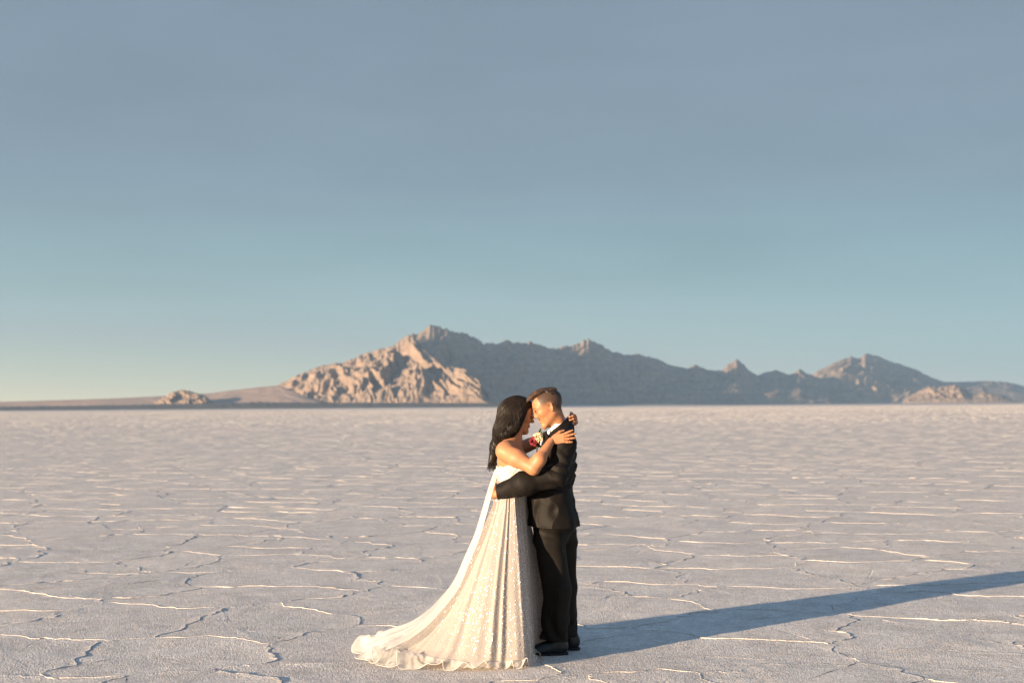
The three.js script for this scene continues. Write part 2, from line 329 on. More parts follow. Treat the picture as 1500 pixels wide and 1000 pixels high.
const union = (prims) => (x, y, z) => {
  let d = 1e3;
  for (const p of prims) {                                             // prims whose box is far off cannot matter
    const m = Math.max(p.lo[0] - x, x - p.hi[0], p.lo[1] - y, y - p.hi[1], p.lo[2] - z, z - p.hi[2]);
    if (m > d + p.k) continue;
    d = d > 900 ? p.f(x, y, z) : smin(d, p.f(x, y, z), p.k);
  }
  return d;
};
const bounds = (prims, pad) => { const lo = [1e9, 1e9, 1e9], hi = [-1e9, -1e9, -1e9]; for (const p of prims) for (let i = 0; i < 3; i++) { lo[i] = Math.min(lo[i], p.lo[i] - pad); hi[i] = Math.max(hi[i], p.hi[i] + pad); } return [lo, hi]; };
// naive surface nets
function nets(f, lo, hi, cell, color) {
  const nx = Math.ceil((hi[0] - lo[0]) / cell) + 1, ny = Math.ceil((hi[1] - lo[1]) / cell) + 1, nz = Math.ceil((hi[2] - lo[2]) / cell) + 1;
  const val = new Float32Array(nx * ny * nz), at = (i, j, k) => (k * ny + j) * nx + i;
  // coarse first: blocks far from the surface are filled with one value
  const B = 4;
  for (let k0 = 0; k0 < nz; k0 += B) for (let j0 = 0; j0 < ny; j0 += B) for (let i0 = 0; i0 < nx; i0 += B) {
    const c = f(lo[0] + (i0 + 1.5) * cell, lo[1] + (j0 + 1.5) * cell, lo[2] + (k0 + 1.5) * cell), far = Math.abs(c) > cell * 9;
    for (let k = k0; k < Math.min(nz, k0 + B); k++) for (let j = j0; j < Math.min(ny, j0 + B); j++) for (let i = i0; i < Math.min(nx, i0 + B); i++)
      val[at(i, j, k)] = far ? c : f(lo[0] + i * cell, lo[1] + j * cell, lo[2] + k * cell);
  }
  const id = new Int32Array(nx * ny * nz).fill(-1), pos = [], idx = [], nor = [], col = [];
  for (let k = 0; k < nz - 1; k++) for (let j = 0; j < ny - 1; j++) for (let i = 0; i < nx - 1; i++) {
    let mask = 0; const v = [];
    for (let c = 0; c < 8; c++) { const w = val[at(i + (c & 1), j + ((c >> 1) & 1), k + (c >> 2))]; v.push(w); if (w < 0) mask |= 1 << c; }
    if (mask === 0 || mask === 255) continue;
    let x = 0, y = 0, z = 0, n = 0;
    for (let c = 0; c < 8; c++) for (const b of [1, 2, 4]) if (!(c & b)) {
      const e = c | b; if ((v[c] < 0) === (v[e] < 0)) continue;
      const t = v[c] / (v[c] - v[e]);
      x += (c & 1) + (b === 1 ? t : 0); y += ((c >> 1) & 1) + (b === 2 ? t : 0); z += (c >> 2) + (b === 4 ? t : 0); n++;
    }
    id[at(i, j, k)] = pos.length / 3;
    pos.push(lo[0] + (i + x / n) * cell, lo[1] + (j + y / n) * cell, lo[2] + (k + z / n) * cell);
  }
  const quad = (a, b, c, d, flip) => { if (a < 0 || b < 0 || c < 0 || d < 0) return; if (flip) idx.push(a, c, b, a, d, c); else idx.push(a, b, c, a, c, d); };
  for (let k = 1; k < nz - 1; k++) for (let j = 1; j < ny - 1; j++) for (let i = 1; i < nx - 1; i++) {
    const s = val[at(i, j, k)] < 0;
    if (s !== val[at(i + 1, j, k)] < 0) quad(id[at(i, j - 1, k - 1)], id[at(i, j, k - 1)], id[at(i, j, k)], id[at(i, j - 1, k)], !s);
    if (s !== val[at(i, j + 1, k)] < 0) quad(id[at(i - 1, j, k - 1)], id[at(i - 1, j, k)], id[at(i, j, k)], id[at(i, j, k - 1)], !s);
    if (s !== val[at(i, j, k + 1)] < 0) quad(id[at(i - 1, j - 1, k)], id[at(i, j - 1, k)], id[at(i, j, k)], id[at(i - 1, j, k)], !s);
  }
  const e = cell * 0.5;
  for (let p = 0; p < pos.length; p += 3) {
    const [x, y, z] = [pos[p], pos[p + 1], pos[p + 2]], g = V(f(x + e, y, z) - f(x - e, y, z), f(x, y + e, z) - f(x, y - e, z), f(x, y, z + e) - f(x, y, z - e)).normalize();
    nor.push(g.x, g.y, g.z);
    if (color) col.push(...color(x, y, z, g));
  }
  const g = new THREE.BufferGeometry();
  g.setAttribute('position', new THREE.Float32BufferAttribute(pos, 3)); g.setAttribute('normal', new THREE.Float32BufferAttribute(nor, 3));
  const uv = []; for (let p = 0; p < pos.length; p += 3) uv.push(pos[p] + pos[p + 2] * 0.7, pos[p + 1]);
  g.setAttribute('uv', new THREE.Float32BufferAttribute(uv, 2));
  if (color) g.setAttribute('color', new THREE.Float32BufferAttribute(col, 3));
  g.setIndex(idx); return g;
}
const solid = (prims, cell, color, pad = 0.03, shape = (f) => f) => { const f = shape(union(prims)), [lo, hi] = bounds(prims, pad); return nets(f, lo, hi, cell, color); };

// ---------------------------------------------------------------- heads and hands
// head axes: x forwards, y up, z to the right; its height from chin to crown is 1
function makeHead(center, size, yaw, pitch, roll, who) {
  const q = new THREE.Quaternion().setFromEuler(new THREE.Euler(0, yaw, 0)).multiply(new THREE.Quaternion().setFromEuler(new THREE.Euler(roll, 0, -pitch, 'ZXY')));
  const w = (x, y, z) => V(x, y - 0.5, z).multiplyScalar(size).applyQuaternion(q).add(center);
  const inv = q.clone().invert(), local = (x, y, z) => { const v = V(x - center.x, y - center.y, z - center.z).applyQuaternion(inv).divideScalar(size); v.y += 0.5; return v; };
  const E = (x, y, z, r, k = 0.04) => ell(w(x, y, z), r.map((a) => a * size), k * size, q), C = (a, ra, b, rb, k = 0.05) => cap(w(...a), ra * size, w(...b), rb * size, k * size);
  const man = who === 'groom', jaw = man ? 1 : 0.86;
  const prims = [
    E(-0.06, 0.64, 0, [0.405, 0.345, 0.31]), E(0.08, 0.60, 0, [0.27, 0.30, 0.265], 0.1), E(0.10, 0.36, 0, [0.24, 0.29, 0.23 * jaw], 0.12),
    C([-0.06, 0.30, 0.17 * jaw], 0.06, [0.25, 0.09, 0.06], 0.06, 0.12), C([-0.06, 0.30, -0.17 * jaw], 0.06, [0.25, 0.09, -0.06], 0.06, 0.12),
    E(0.275, 0.085, 0, [0.07, 0.07, 0.085 * jaw], 0.09),
    C([0.335, 0.575, 0], 0.032, [0.405, 0.425, 0], 0.040, 0.06), E(0.405, 0.405, 0, [0.05, 0.042, 0.048], 0.04),                         // nose
    E(0.365, 0.388, 0.042, [0.035, 0.028, 0.028], 0.02), E(0.365, 0.388, -0.042, [0.035, 0.028, 0.028], 0.02),
    C([0.315, 0.605, 0.05], man ? 0.042 : 0.03, [0.24, 0.60, 0.19], 0.03, 0.06), C([0.315, 0.605, -0.05], man ? 0.042 : 0.03, [0.24, 0.60, -0.19], 0.03, 0.06), // brows
    E(0.20, 0.44, 0.165, [0.10, 0.07, 0.065], 0.09), E(0.20, 0.44, -0.165, [0.10, 0.07, 0.065], 0.09),                                       // cheeks
    E(0.325, 0.27, 0, [0.045, 0.022, 0.075], 0.03), E(0.32, 0.225, 0, [0.045, 0.026, 0.065], 0.03),                                          // lips
    E(0.262, 0.525, 0.115, [0.05, 0.035, 0.055], 0.015), E(0.262, 0.525, -0.115, [0.05, 0.035, 0.055], 0.015),                               // closed eyes
  ];
  for (const s of [-1, 1]) prims.push(E(-0.08, 0.50, 0.285 * s, [0.062, 0.12, 0.024], 0.012), C([-0.125, 0.58, 0.318 * s], 0.018, [-0.115, 0.46, 0.312 * s], 0.016, 0.012), C([-0.12, 0.60, 0.312 * s], 0.017, [-0.03, 0.605, 0.29 * s], 0.014, 0.012), C([-0.09, 0.41, 0.29 * s], 0.020, [-0.06, 0.40, 0.28 * s], 0.016, 0.02));
  const dents = [E(0.315, 0.53, 0.10, [0.05, 0.045, 0.055]), E(0.315, 0.53, -0.10, [0.05, 0.045, 0.055]), E(-0.06, 0.52, 0.325, [0.034, 0.062, 0.036]), E(-0.06, 0.52, -0.325, [0.034, 0.062, 0.036])];
  const head = { w, local, q, size, prims, dents, E, C };
  head.color = (x, y, z) => {
    const p = local(x, y, z), b = 1 + 0.05 * n3(x * 60, y * 60, z * 60) + 0.04 * n3(x * 220, y * 220, z * 220), red = 0.5 + 0.5 * n3(x * 28, y * 28, z * 28 + 5);
    let c = man ? [0.42 * b, (0.195 - 0.03 * red) * b, (0.091 - 0.018 * red) * b] : [0.425 * b, (0.197 - 0.03 * red) * b, (0.091 - 0.018 * red) * b];
    const mix = (d, t) => { c = c.map((v, i) => lerp(v, d[i], clamp(t))); }, az = Math.abs(p.z);
    if (p.x > 0.27 && az < 0.085) mix([0.40, 0.16, 0.13], smooth(0.05, 0.02, Math.abs(p.y - 0.247)) * smooth(0.085, 0.06, az));
    if (p.x > 0.2 && az < 0.2 && az > 0.03) mix([0.09, 0.05, 0.035], 0.85 * smooth(0.022, 0.008, Math.abs(p.y - 0.625 + 0.25 * (az - 0.11) ** 2)) * smooth(0.2, 0.17, az));
    if (p.x > 0.22 && az < 0.175 && az > 0.05) mix([0.05, 0.03, 0.025], 0.9 * smooth(0.013, 0.004, Math.abs(p.y - 0.507 - 0.3 * (az - 0.115) ** 2)));
    if (man) {
      const grain = 0.75 + 0.35 * n3(x * 260, y * 260, z * 260);
      const edge = 0.02 * n3(x * 50, y * 50, z * 50);
      // shaved sides and back: dense stubble; goatee round the mouth
      const side = smooth(0.46, 0.80, p.y + edge + 0.34 * smooth(-0.11, -0.32, p.x)) * smooth(0.20, 0.13, p.x + edge);
      mix([0.045, 0.026, 0.015], clamp(1.35 * side) * (0.78 + 0.22 * grain));
      const goat = Math.max(smooth(0.17, 0.10, Math.hypot(p.y - 0.09, az * 0.9)), smooth(0.05, 0.025, Math.abs(p.y - 0.315)) * smooth(0.12, 0.09, az)) * smooth(0.16, 0.22, p.x);
      mix([0.075, 0.042, 0.026], clamp(goat * (0.65 + 0.35 * grain)));
    }
    return c;
  };
  head.shape = (f) => (x, y, z) => { let d = f(x, y, z); for (const e of dents) { const k = 0.02 * size, a = -e.f(x, y, z), h = Math.max(k - Math.abs(d - a), 0) / k; d = Math.max(d, a) + h * h * k * 0.25; } return d; };
  return head;
}
// hand: wrist, f = towards the fingertips, n = the way the palm faces, side +1 right, -1 left
function handPrims(wrist, f, n, side, curls, size = 0.178, thumbOut = 0.75, spread = 0.1) {
  f = f.clone().normalize(); n = n.clone().addScaledVector(f, -n.dot(f)).normalize();
  const s = V(0, 0, 0).crossVectors(f, n).multiplyScalar(side), at = (a, b, c) => wrist.clone().addScaledVector(f, a).addScaledVector(s, b).addScaledVector(n, c), L = size, out = [];
  const knuckle = [0.026, 0.009, -0.009, -0.026].map((b, i) => at(L * [0.49, 0.51, 0.49, 0.45][i], b * L / 0.178, 0));
  for (let i = 0; i < 4; i++) out.push(cap(at(0.01, [0.012, 0.005, -0.005, -0.012][i], 0), 0.014, knuckle[i], 0.0105, 0.012));
  out.push(cap(at(L * 0.12, 0.018, 0.006), 0.014, at(L * 0.32, 0.026, 0.008), 0.013, 0.015));
  const tips = [];
  [0.42, 0.47, 0.43, 0.34].forEach((len, i) => {
    let p = knuckle[i], a = 0; const d0 = f.clone().addScaledVector(s, spread * [1, 0.3, -0.35, -1][i]).normalize();
    [0.46, 0.30, 0.24].forEach((part, j) => {
      a += curls[i][j]; const d = d0.clone().multiplyScalar(Math.cos(a)).addScaledVector(n, Math.sin(a)), e = p.clone().addScaledVector(d, L * len * part);
      out.push(cap(p, [0.0090, 0.0082, 0.0074][j], e, [0.0082, 0.0074, 0.0062][j], 0.004)); p = e;
    });
    tips.push(p);
  });
  const t0 = at(L * 0.18, 0.028, 0.008), t1 = t0.clone().addScaledVector(f, L * 0.22).addScaledVector(s, L * 0.22 * thumbOut).addScaledVector(n, 0.008), t2 = t1.clone().addScaledVector(f, L * 0.16).addScaledVector(s, L * 0.05 * thumbOut).addScaledVector(n, 0.010);
  out.push(cap(t0, 0.013, t1, 0.0098, 0.012), cap(t1, 0.0098, t2, 0.0075, 0.004));
  return { prims: out, tips, knuckle };
}
const skinMat = new THREE.MeshPhysicalMaterial({ vertexColors: true, roughness: 0.55, sheen: 0.15, sheenRoughness: 0.6 });
const skinTone = (r, g, b) => (x, y, z) => { const k = 1 + 0.05 * n3(x * 45, y * 45, z * 45) + 0.05 * n3(x * 190, y * 190, z * 190), q = 1 - 0.16 * Math.max(0, n3(x * 14, y * 14, z * 14)); return [r * k, g * k * q, b * k * q]; };
const depthAt = (f, p, r = 0) => { let z = p.z + 0.5; for (let i = 0; i < 400; i++) { const d = f(p.x, p.y, z) - r; if (d < 0.0008) break; z -= Math.max(0.0008, d * 0.7); } return V(p.x, p.y, z); };
const rebase = (g, base) => g.translate(-base.x, -base.y, -base.z);
function person(label, base) { const p = new THREE.Group(); p.name = numbered('person'); p.position.copy(base); p.userData = { label, category: 'person', group: 'embracing couple' }; scene.add(p); return p; }

// cloth textures
const weave = layers(256, [[64, 0.5], [128, 0.7], [12, 0.3]], 61);
const weaveBump = texture(256, (k) => { const v = 0.5 + 0.5 * weave[k]; return [v, v, v]; });
const suitMat = new THREE.MeshPhysicalMaterial({ color: rgb(0.0078, 0.0054, 0.0034), roughness: 0.66, bumpMap: weaveBump, bumpScale: 0.0014, specularIntensity: 0.4 });

const buttonMat = new THREE.MeshStandardMaterial({ color: rgb(0.012, 0.010, 0.009), roughness: 0.35 });
// ================================================================= groom
const GZ = -0.06;
const groomBase = ground(815, 952); groomBase.z = -DIST + GZ;
const groom = person('short-haired person in a black suit, head bowed, hugging the person in the gown', groomBase);
const gHead = makeHead(P(802, 597.5, GZ + 0.045), 0.252, Math.PI + 0.05, 0.40, 0, 'groom');
// joints
const gS = P(827, 650, GZ + 0.185), gE = P(817, 697, GZ + 0.27), gW = P(727.5, 723.5, GZ + 0.185), gS2 = P(822, 650, GZ - 0.19), gE2 = P(806, 704, GZ - 0.29), gW2 = P(735, 705, GZ - 0.13);
const jacketPrims = [
  cap(P(824, 648, GZ + 0.14), 0.072, P(820, 648, GZ - 0.15), 0.072, 0.05),
  ell(P(819, 672, GZ), [0.118, 0.20, 0.195], 0.07), ell(P(816, 718, GZ), [0.102, 0.20, 0.172], 0.08),
  ell(P(803, 730, GZ + 0.01), [0.150, 0.16, 0.180], 0.05), ell(P(808, 765, GZ), [0.176, 0.22, 0.205], 0.06), ell(P(812, 780, GZ), [0.165, 0.25, 0.210], 0.05),
  cap(P(828, 628, GZ + 0.03), 0.052, P(824, 640, GZ + 0.11), 0.062, 0.06), cap(P(828, 628, GZ - 0.03), 0.052, P(824, 640, GZ - 0.11), 0.062, 0.06),
];
const sleevePrims = [cap(gS, 0.079, gE, 0.070, 0.05), cap(gE, 0.070, P(768, 708, GZ + 0.265), 0.074, 0.03), cap(P(768, 708, GZ + 0.265), 0.074, gW.clone().add(V(-0.04, -0.008, -0.05)), 0.050, 0.05),
  cap(gS2, 0.078, gE2, 0.070, 0.05), cap(gE2, 0.068, gW2, 0.056, 0.03)];
const hemPlane = (x, y, z) => { const a = P(772, 769), b = P(846, 771); return lerp(a.y, b.y, (x - a.x) / (b.x - a.x)) - 0.012 * Math.sin((z + 9.7) * 9) - y; };
const cuffN = V(-1, -0.12, -0.1).normalize(), cuffC = gW.clone();
const pleat = (a) => Math.asin(Math.sin(a)) * 0.64;
const jacketShape = (f) => (x, y, z) => {
  let d = f(x, y, z);
  // pulled folds across the back and from the arm, soft drag lines in the skirt of the jacket
  const e = V(x, y, z).distanceTo(gE), s = Math.exp(-((e / 0.13) ** 2)), u = (x + y * 0.6);
  d += 0.010 * s * pleat(70 * (y + 0.5 * x) + 3 * n3(x * 5, y * 5, z * 5));
  const back = smooth(P(822, 0).x, P(842, 0).x, x) * smooth(P(0, 770).y, P(0, 720).y, y) * smooth(P(0, 640).y, P(0, 668).y, y);
  d += 0.010 * back * pleat(58 * (y - 0.75 * x) + 4 * n3(x * 4, y * 4, z * 4));
  const low = smooth(P(0, 712).y, P(0, 750).y, y);
  d += 0.009 * low * pleat(40 * (x * 0.9 + y * 0.35 + z) + 3.2 * n3(x * 6, y * 2.5, z * 6));
  d += 0.003 * n3(x * 11, y * 7, z * 11) + 0.0035 * n3(x * 5, y * 20 - x * 14, z * 6) * smooth(0.24, 0.05, V(x, y, z).distanceTo(gS));
  d = Math.max(d, hemPlane(x, y, z));
  if (x < P(760, 0).x && y > P(0, 750).y && z > -DIST + GZ - 0.02) d = Math.max(d, (x - cuffC.x) * cuffN.x + (y - cuffC.y) * cuffN.y + (z - cuffC.z) * cuffN.z);
  return d;
};
const jacketField = jacketShape(union([...jacketPrims, ...sleevePrims]));
{
  const jacket = new THREE.Group(); jacket.name = 'jacket'; groom.add(jacket);
  // openings: neck cut out so that shirt and neck stand free
  const neckCut = cap(P(819, 632, GZ), 0.074, P(808, 604, GZ), 0.095, 0), vCut = ell(P(786, 652, GZ), [0.075, 0.13, 0.045], 0, null);
  const [lo, hi] = bounds([...jacketPrims, ...sleevePrims], 0.03);
  const f = (x, y, z) => Math.max(jacketField(x, y, z), -neckCut.f(x, y, z), -vCut.f(x, y, z));
  const g = nets(f, lo, hi, 0.0075);
  mesh('body', rebase(g, groomBase), suitMat, jacket);
  // sleeve buttons
  {
    for (let k = 0; k < 3; k++) { const bp = depthAt(jacketField, P(733 + 4.2 * k, 727 - 1.6 * k, GZ), 0.001), bg = new THREE.CylinderGeometry(0.0065, 0.0065, 0.003, 14); bg.rotateX(Math.PI / 2); bg.translate(bp.x, bp.y, bp.z); mesh('button', rebase(bg, groomBase), buttonMat, jacket); }
  }
  // lapel: a bevelled slab lying on the chest, and the folded collar round the neck
  const lap = new THREE.Shape(); [[0, 0], [0.05, 0.015], [0.062, -0.045], [0.074, -0.05], [0.055, -0.16], [0.012, -0.27], [-0.012, -0.27]].forEach(([a, b], i) => (i ? lap.lineTo(a, b) : lap.moveTo(a, b))); lap.closePath();
  for (const s of [1, -1]) {
    const lg = new THREE.ExtrudeGeometry(lap, { depth: 0.006, bevelEnabled: true, bevelSize: 0.002, bevelThickness: 0.002, bevelSegments: 2, curveSegments: 4 });
    const m = new THREE.Matrix4().makeRotationFromEuler(new THREE.Euler(-0.1, -1.02 * s, 0.30)).setPosition(P(796, 639, GZ + 0.088 * s).sub(V(0, 0, 0)));
    lg.applyMatrix4(m); if (s < 0) lg.computeVertexNormals();
    mesh('lapel', rebase(lg, groomBase), suitMat, jacket);
  }
  const ring = (cx, cy, rx, rz, tilt, hgt, thick, flare) => {
    const pos = [], idx = [], uv = [], N = 64, c = P(cx, cy, GZ), up = V(Math.sin(tilt) * -1, Math.cos(tilt), 0), fw = V(-Math.cos(tilt), -Math.sin(tilt), 0), rowsN = 5;
    for (let i = 0; i < N; i++) {
      const a = 0.16 + (2 * Math.PI - 0.32) * i / (N - 1);                       // open at the throat
      for (let j = 0; j <= rowsN * 2 + 1; j++) {
        const outer = j <= rowsN, t = outer ? j / rowsN : 1 - (j - rowsN - 1) / rowsN, off = (outer ? thick : 0) + flare * (1 - t) * (1 - t);
        const p = c.clone().addScaledVector(fw, Math.cos(a) * (rx + off)).addScaledVector(V(0, 0, 1), Math.sin(a) * (rz + off)).addScaledVector(up, (t - 0.5) * hgt * (1 - 0.25 * Math.max(0, Math.cos(a))));
        pos.push(p.x, p.y, p.z); uv.push(i / N, t);
      }
    }
    const M = rowsN * 2 + 2;
    for (let i = 0; i < N - 1; i++) for (let j = 0; j < M; j++) { const a = i * M + j, b = i * M + (j + 1) % M; idx.push(a, a + M, b, b, a + M, b + M); }
    return geoFrom(pos, idx, uv);
  };
  mesh('collar', rebase(ring(818.5, 628.5, 0.086, 0.083, 0.70, 0.044, 0.008, 0.016), groomBase), suitMat, jacket);
  const shirtMat = new THREE.MeshStandardMaterial({ color: rgb(0.72, 0.71, 0.70), roughness: 0.8, bumpMap: weaveBump, bumpScale: 0.0006 });
  const shirt = mesh('shirt', rebase(solid([ell(P(803, 664, GZ), [0.045, 0.12, 0.04], 0.02), cap(P(812, 634, GZ), 0.045, P(802, 652, GZ), 0.05, 0.03)], 0.008), groomBase), shirtMat, groom);
  mesh('collar', rebase(ring(815.5, 623.5, 0.077, 0.074, 0.70, 0.040, 0.004, 0.008), groomBase), shirtMat, shirt);
}
{
  // trousers
  const kA = P(816, 862, GZ + 0.075), aA = P(811, 958, GZ + 0.06), kB = P(831, 860, GZ - 0.10), aB = P(830.5, 950, GZ - 0.13);
  const prims = [ell(P(813, 765, GZ), [0.140, 0.14, 0.165], 0.05), cap(P(804, 785, GZ + 0.075), 0.112, kA, 0.080, 0.04), cap(kA, 0.080, aA, 0.088, 0.04), cap(P(824, 785, GZ - 0.085), 0.103, kB, 0.073, 0.04), cap(kB, 0.073, aB, 0.074, 0.04)];
  const hem = (x, y, z) => lerp(P(0, 944).y, P(0, 941).y, smooth(-DIST + GZ, -DIST + GZ - 0.06, z)) - 0.12 * (x - P(812, 0).x) - y;
  const shape = (f) => (x, y, z) => {
    let d = f(x, y, z); const low = smooth(P(0, 790).y, P(0, 850).y, y);
    d += 0.011 * low * Math.sin(34 * (x + 0.6 * z) + 2.0 * n3(x * 2, y * 0.8, z * 2)) + 0.007 * smooth(P(0, 880).y, P(0, 930).y, y) * Math.sin(30 * y + 40 * x + 20 * z + 3 * n3(x * 6, y * 3, z * 6));
    d += 0.004 * n3(x * 9, y * 4, z * 9) + 0.006 * smooth(0.16, 0.0, Math.abs(y - P(0, 792).y)) * Math.sin(60 * y + 25 * x);
    return Math.max(d, hem(x, y, z));
  };
  mesh('trousers', rebase(solid(prims, 0.0085, null, 0.03, shape), groomBase), suitMat, groom);
  // shoes
  const shoeMat = new THREE.MeshPhysicalMaterial({ color: rgb(0.006, 0.006, 0.007), roughness: 0.42 }), soleMat = new THREE.MeshStandardMaterial({ color: rgb(0.01, 0.01, 0.01), roughness: 0.8 });
  const shoe = (heel, toe) => {
    const s = new THREE.Group(); s.name = 'shoe'; groom.add(s);
    const d = toe.clone().sub(heel), L = d.length(), f = d.clone().normalize(), at = (a, h, r = 0) => heel.clone().addScaledVector(f, a * L).add(V(0, h, 0)).addScaledVector(V(-f.z, 0, f.x), r);
    const q = new THREE.Quaternion().setFromUnitVectors(V(1, 0, 0), f);
    const prims = [ell(at(0.13, 0.055), [0.055, 0.055, 0.036], 0.03, q), cap(at(0.14, 0.05), 0.036, at(0.17, 0.15), 0.044, 0.03), ell(at(0.42, 0.050), [0.085, 0.040, 0.038], 0.04, q), ell(at(0.72, 0.036), [0.075, 0.030, 0.047], 0.04, q), ell(at(0.87, 0.030), [0.045, 0.022, 0.036], 0.03, q), cap(at(0.2, 0.09), 0.034, at(0.55, 0.052), 0.026, 0.03)];
    mesh('upper', rebase(solid(prims, 0.005, null, 0.02, (fn) => (x, y, z) => Math.max(fn(x, y, z), 0.014 - y)), groomBase), shoeMat, s);
    const sole = [ell(at(0.15, 0.006), [0.062, 0.03, 0.040], 0.02, q), ell(at(0.68, 0.006), [0.105, 0.03, 0.051], 0.02, q), cap(at(0.2, 0.006), 0.03, at(0.6, 0.006), 0.032, 0.03)];
    mesh('sole', rebase(solid(sole, 0.005, null, 0.02, (fn) => (x, y, z) => Math.max(fn(x, y, z), y - 0.016, -0.012 - y, (Math.abs((x - heel.x) / (f.x || 1) / L - 0.36) < 0.08 ? 0.004 - y : -1))), groomBase), soleMat, s);
  };
  shoe(V(P(819, 0, GZ + 0.06).x, 0, -DIST + GZ + 0.055), V(P(770, 0, GZ + 0.1).x, 0, -DIST + GZ + 0.10));
  shoe(V(P(836, 0, GZ - 0.13).x, 0, -DIST + GZ - 0.13), V(P(788, 0, GZ - 0.2).x, 0, -DIST + GZ - 0.20));
}
{
  // body: head, neck, trunk, arms, legs and hands; most of it under the clothes
  const neck = [cap(P(822, 634, GZ + 0.01), 0.060, P(813, 607, GZ + 0.03), 0.055, 0.035)];
  const tone = skinTone(0.425, 0.185, 0.083), [hlo, hhi] = bounds(gHead.prims, 0.02);
  const hf = gHead.shape(union([...gHead.prims, ...neck]));
  hlo[1] = P(0, 640).y; hhi[0] = Math.max(hhi[0], P(842, 0).x);
  const cutN = (x, y, z) => Math.max(hf(x, y, z), P(0, 638).y - y);
  const headGeo = nets(cutN, hlo, hhi, 0.0036, (x, y, z, g) => (gHead.local(x, y, z).y < 0.02 || y < P(0, 622).y ? tone(x, y, z) : gHead.color(x, y, z, g)));
  const h1 = handPrims(gW.clone().addScaledVector(cuffN, 0.01), V(-0.30, 0.02, -1), V(1, 0, -0.5), -1, [[0.3, 0.35, 0.2], [0.3, 0.35, 0.2], [0.3, 0.35, 0.2], [0.3, 0.3, 0.2]], 0.19);
  const h2 = handPrims(gW2, V(-0.5, 0.05, 0.9), V(1, 0, 0.4), 1, [[0.3, 0.3, 0.2], [0.3, 0.3, 0.2], [0.3, 0.3, 0.2], [0.3, 0.3, 0.2]], 0.19);
  const trunk = [ell(P(818, 680, GZ), [0.085, 0.20, 0.155], 0.05), ell(P(816, 740, GZ), [0.085, 0.18, 0.14], 0.08), cap(gS, 0.05, gE, 0.042, 0.03), cap(gE, 0.04, gW, 0.028, 0.02), cap(gS2, 0.05, gE2, 0.042, 0.03), cap(gE2, 0.04, gW2, 0.028, 0.02), cap(P(820, 640, GZ), 0.05, P(818, 660, GZ), 0.07, 0.05),
    cap(P(808, 785, GZ + 0.08), 0.075, P(816, 862, GZ + 0.075), 0.05, 0.04), cap(P(816, 862, GZ + 0.075), 0.05, P(809, 942, GZ + 0.06), 0.034, 0.03), cap(P(823, 785, GZ - 0.09), 0.075, P(831, 860, GZ - 0.10), 0.05, 0.04), cap(P(831, 860, GZ - 0.10), 0.05, P(828, 938, GZ - 0.13), 0.034, 0.03)];
  const geos = [headGeo, solid(trunk, 0.013, tone), solid(h1.prims, 0.0034, tone, 0.012), solid(h2.prims, 0.0045, tone, 0.012)];
  mesh('body', rebase(mergeGeometries(geos), groomBase), skinMat, groom);
  // hair: longer on top, swept forwards and up at the brow
  const rh = rngFrom(401), tufts = [], { w } = gHead;
  const cap0 = solid([gHead.E(-0.065, 0.66, 0, [0.415, 0.365, 0.318], 0.05), gHead.E(0.06, 0.85, 0, [0.23, 0.13, 0.15], 0.12), gHead.E(0.22, 0.835, 0, [0.06, 0.06, 0.12], 0.08)], 0.0042, null, 0.02, (f) => (x, y, z) => {
    const p = gHead.local(x, y, z), az = Math.abs(p.z), brim = p.x > -0.12 ? 0.82 + 0.16 * (p.x + 0.12) : 0.80 - 1.05 * (-0.12 - p.x);
    return Math.max(f(x, y, z) + 0.020 * smooth(0.17, 0.0, p.y - brim) + 0.004 * smooth(-0.1, -0.4, p.x) + 0.004 * n3(x * 45 + p.x * 8, y * 60, z * 120) - 0.0015, (brim + 0.02 * n3(x * 70, y * 70, z * 70) - p.y) * gHead.size * 0.8);
  });
  const tint = (g, k) => { const n = g.attributes.position.count, c = new Float32Array(n * 3).fill(k); g.setAttribute('color', new THREE.BufferAttribute(c, 3)); return g; };
  tufts.push(tint(cap0.toNonIndexed(), 0.38));
  for (let i = 0; i < 700; i++) {
    const u = -0.44 + 0.74 * rh(), a = (rh() - 0.5) * 1.5, rr = 0.285 * Math.sqrt(Math.max(0.05, 1 - ((u + 0.06) / 0.46) ** 2)) + 0.015, z0 = rr * Math.sin(a) * 0.95, y0 = 0.70 + (rr + 0.03) * Math.cos(a);
    const p0 = w(u, y0 - 0.01, z0), p1 = w(u + 0.09, y0 + (u < -0.15 ? 0.004 : 0.018) + 0.012 * rh(), z0 * 1.02 + 0.015 * (rh() - 0.5)), p2 = w(u + 0.17 + 0.03 * rh(), y0 + 0.005 + 0.02 * rh() - (u > 0.1 ? 0.05 : 0.015), z0 + 0.03 * (rh() - 0.5));
    tufts.push(tint(strand([p0, p1, p2], 0.0036, 0.0006, 4, 5), 0.25 + 1.5 * rh() * rh() + (u > 0 ? 0.3 : 0)));  // strands vary at random; front ones lighter, sunlight painted into the tint
  }
  mesh('hair', rebase(mergeGeometries(tufts), groomBase), new THREE.MeshPhysicalMaterial({ color: rgb(0.075, 0.038, 0.018), vertexColors: true, roughness: 0.5 }), groom);
}
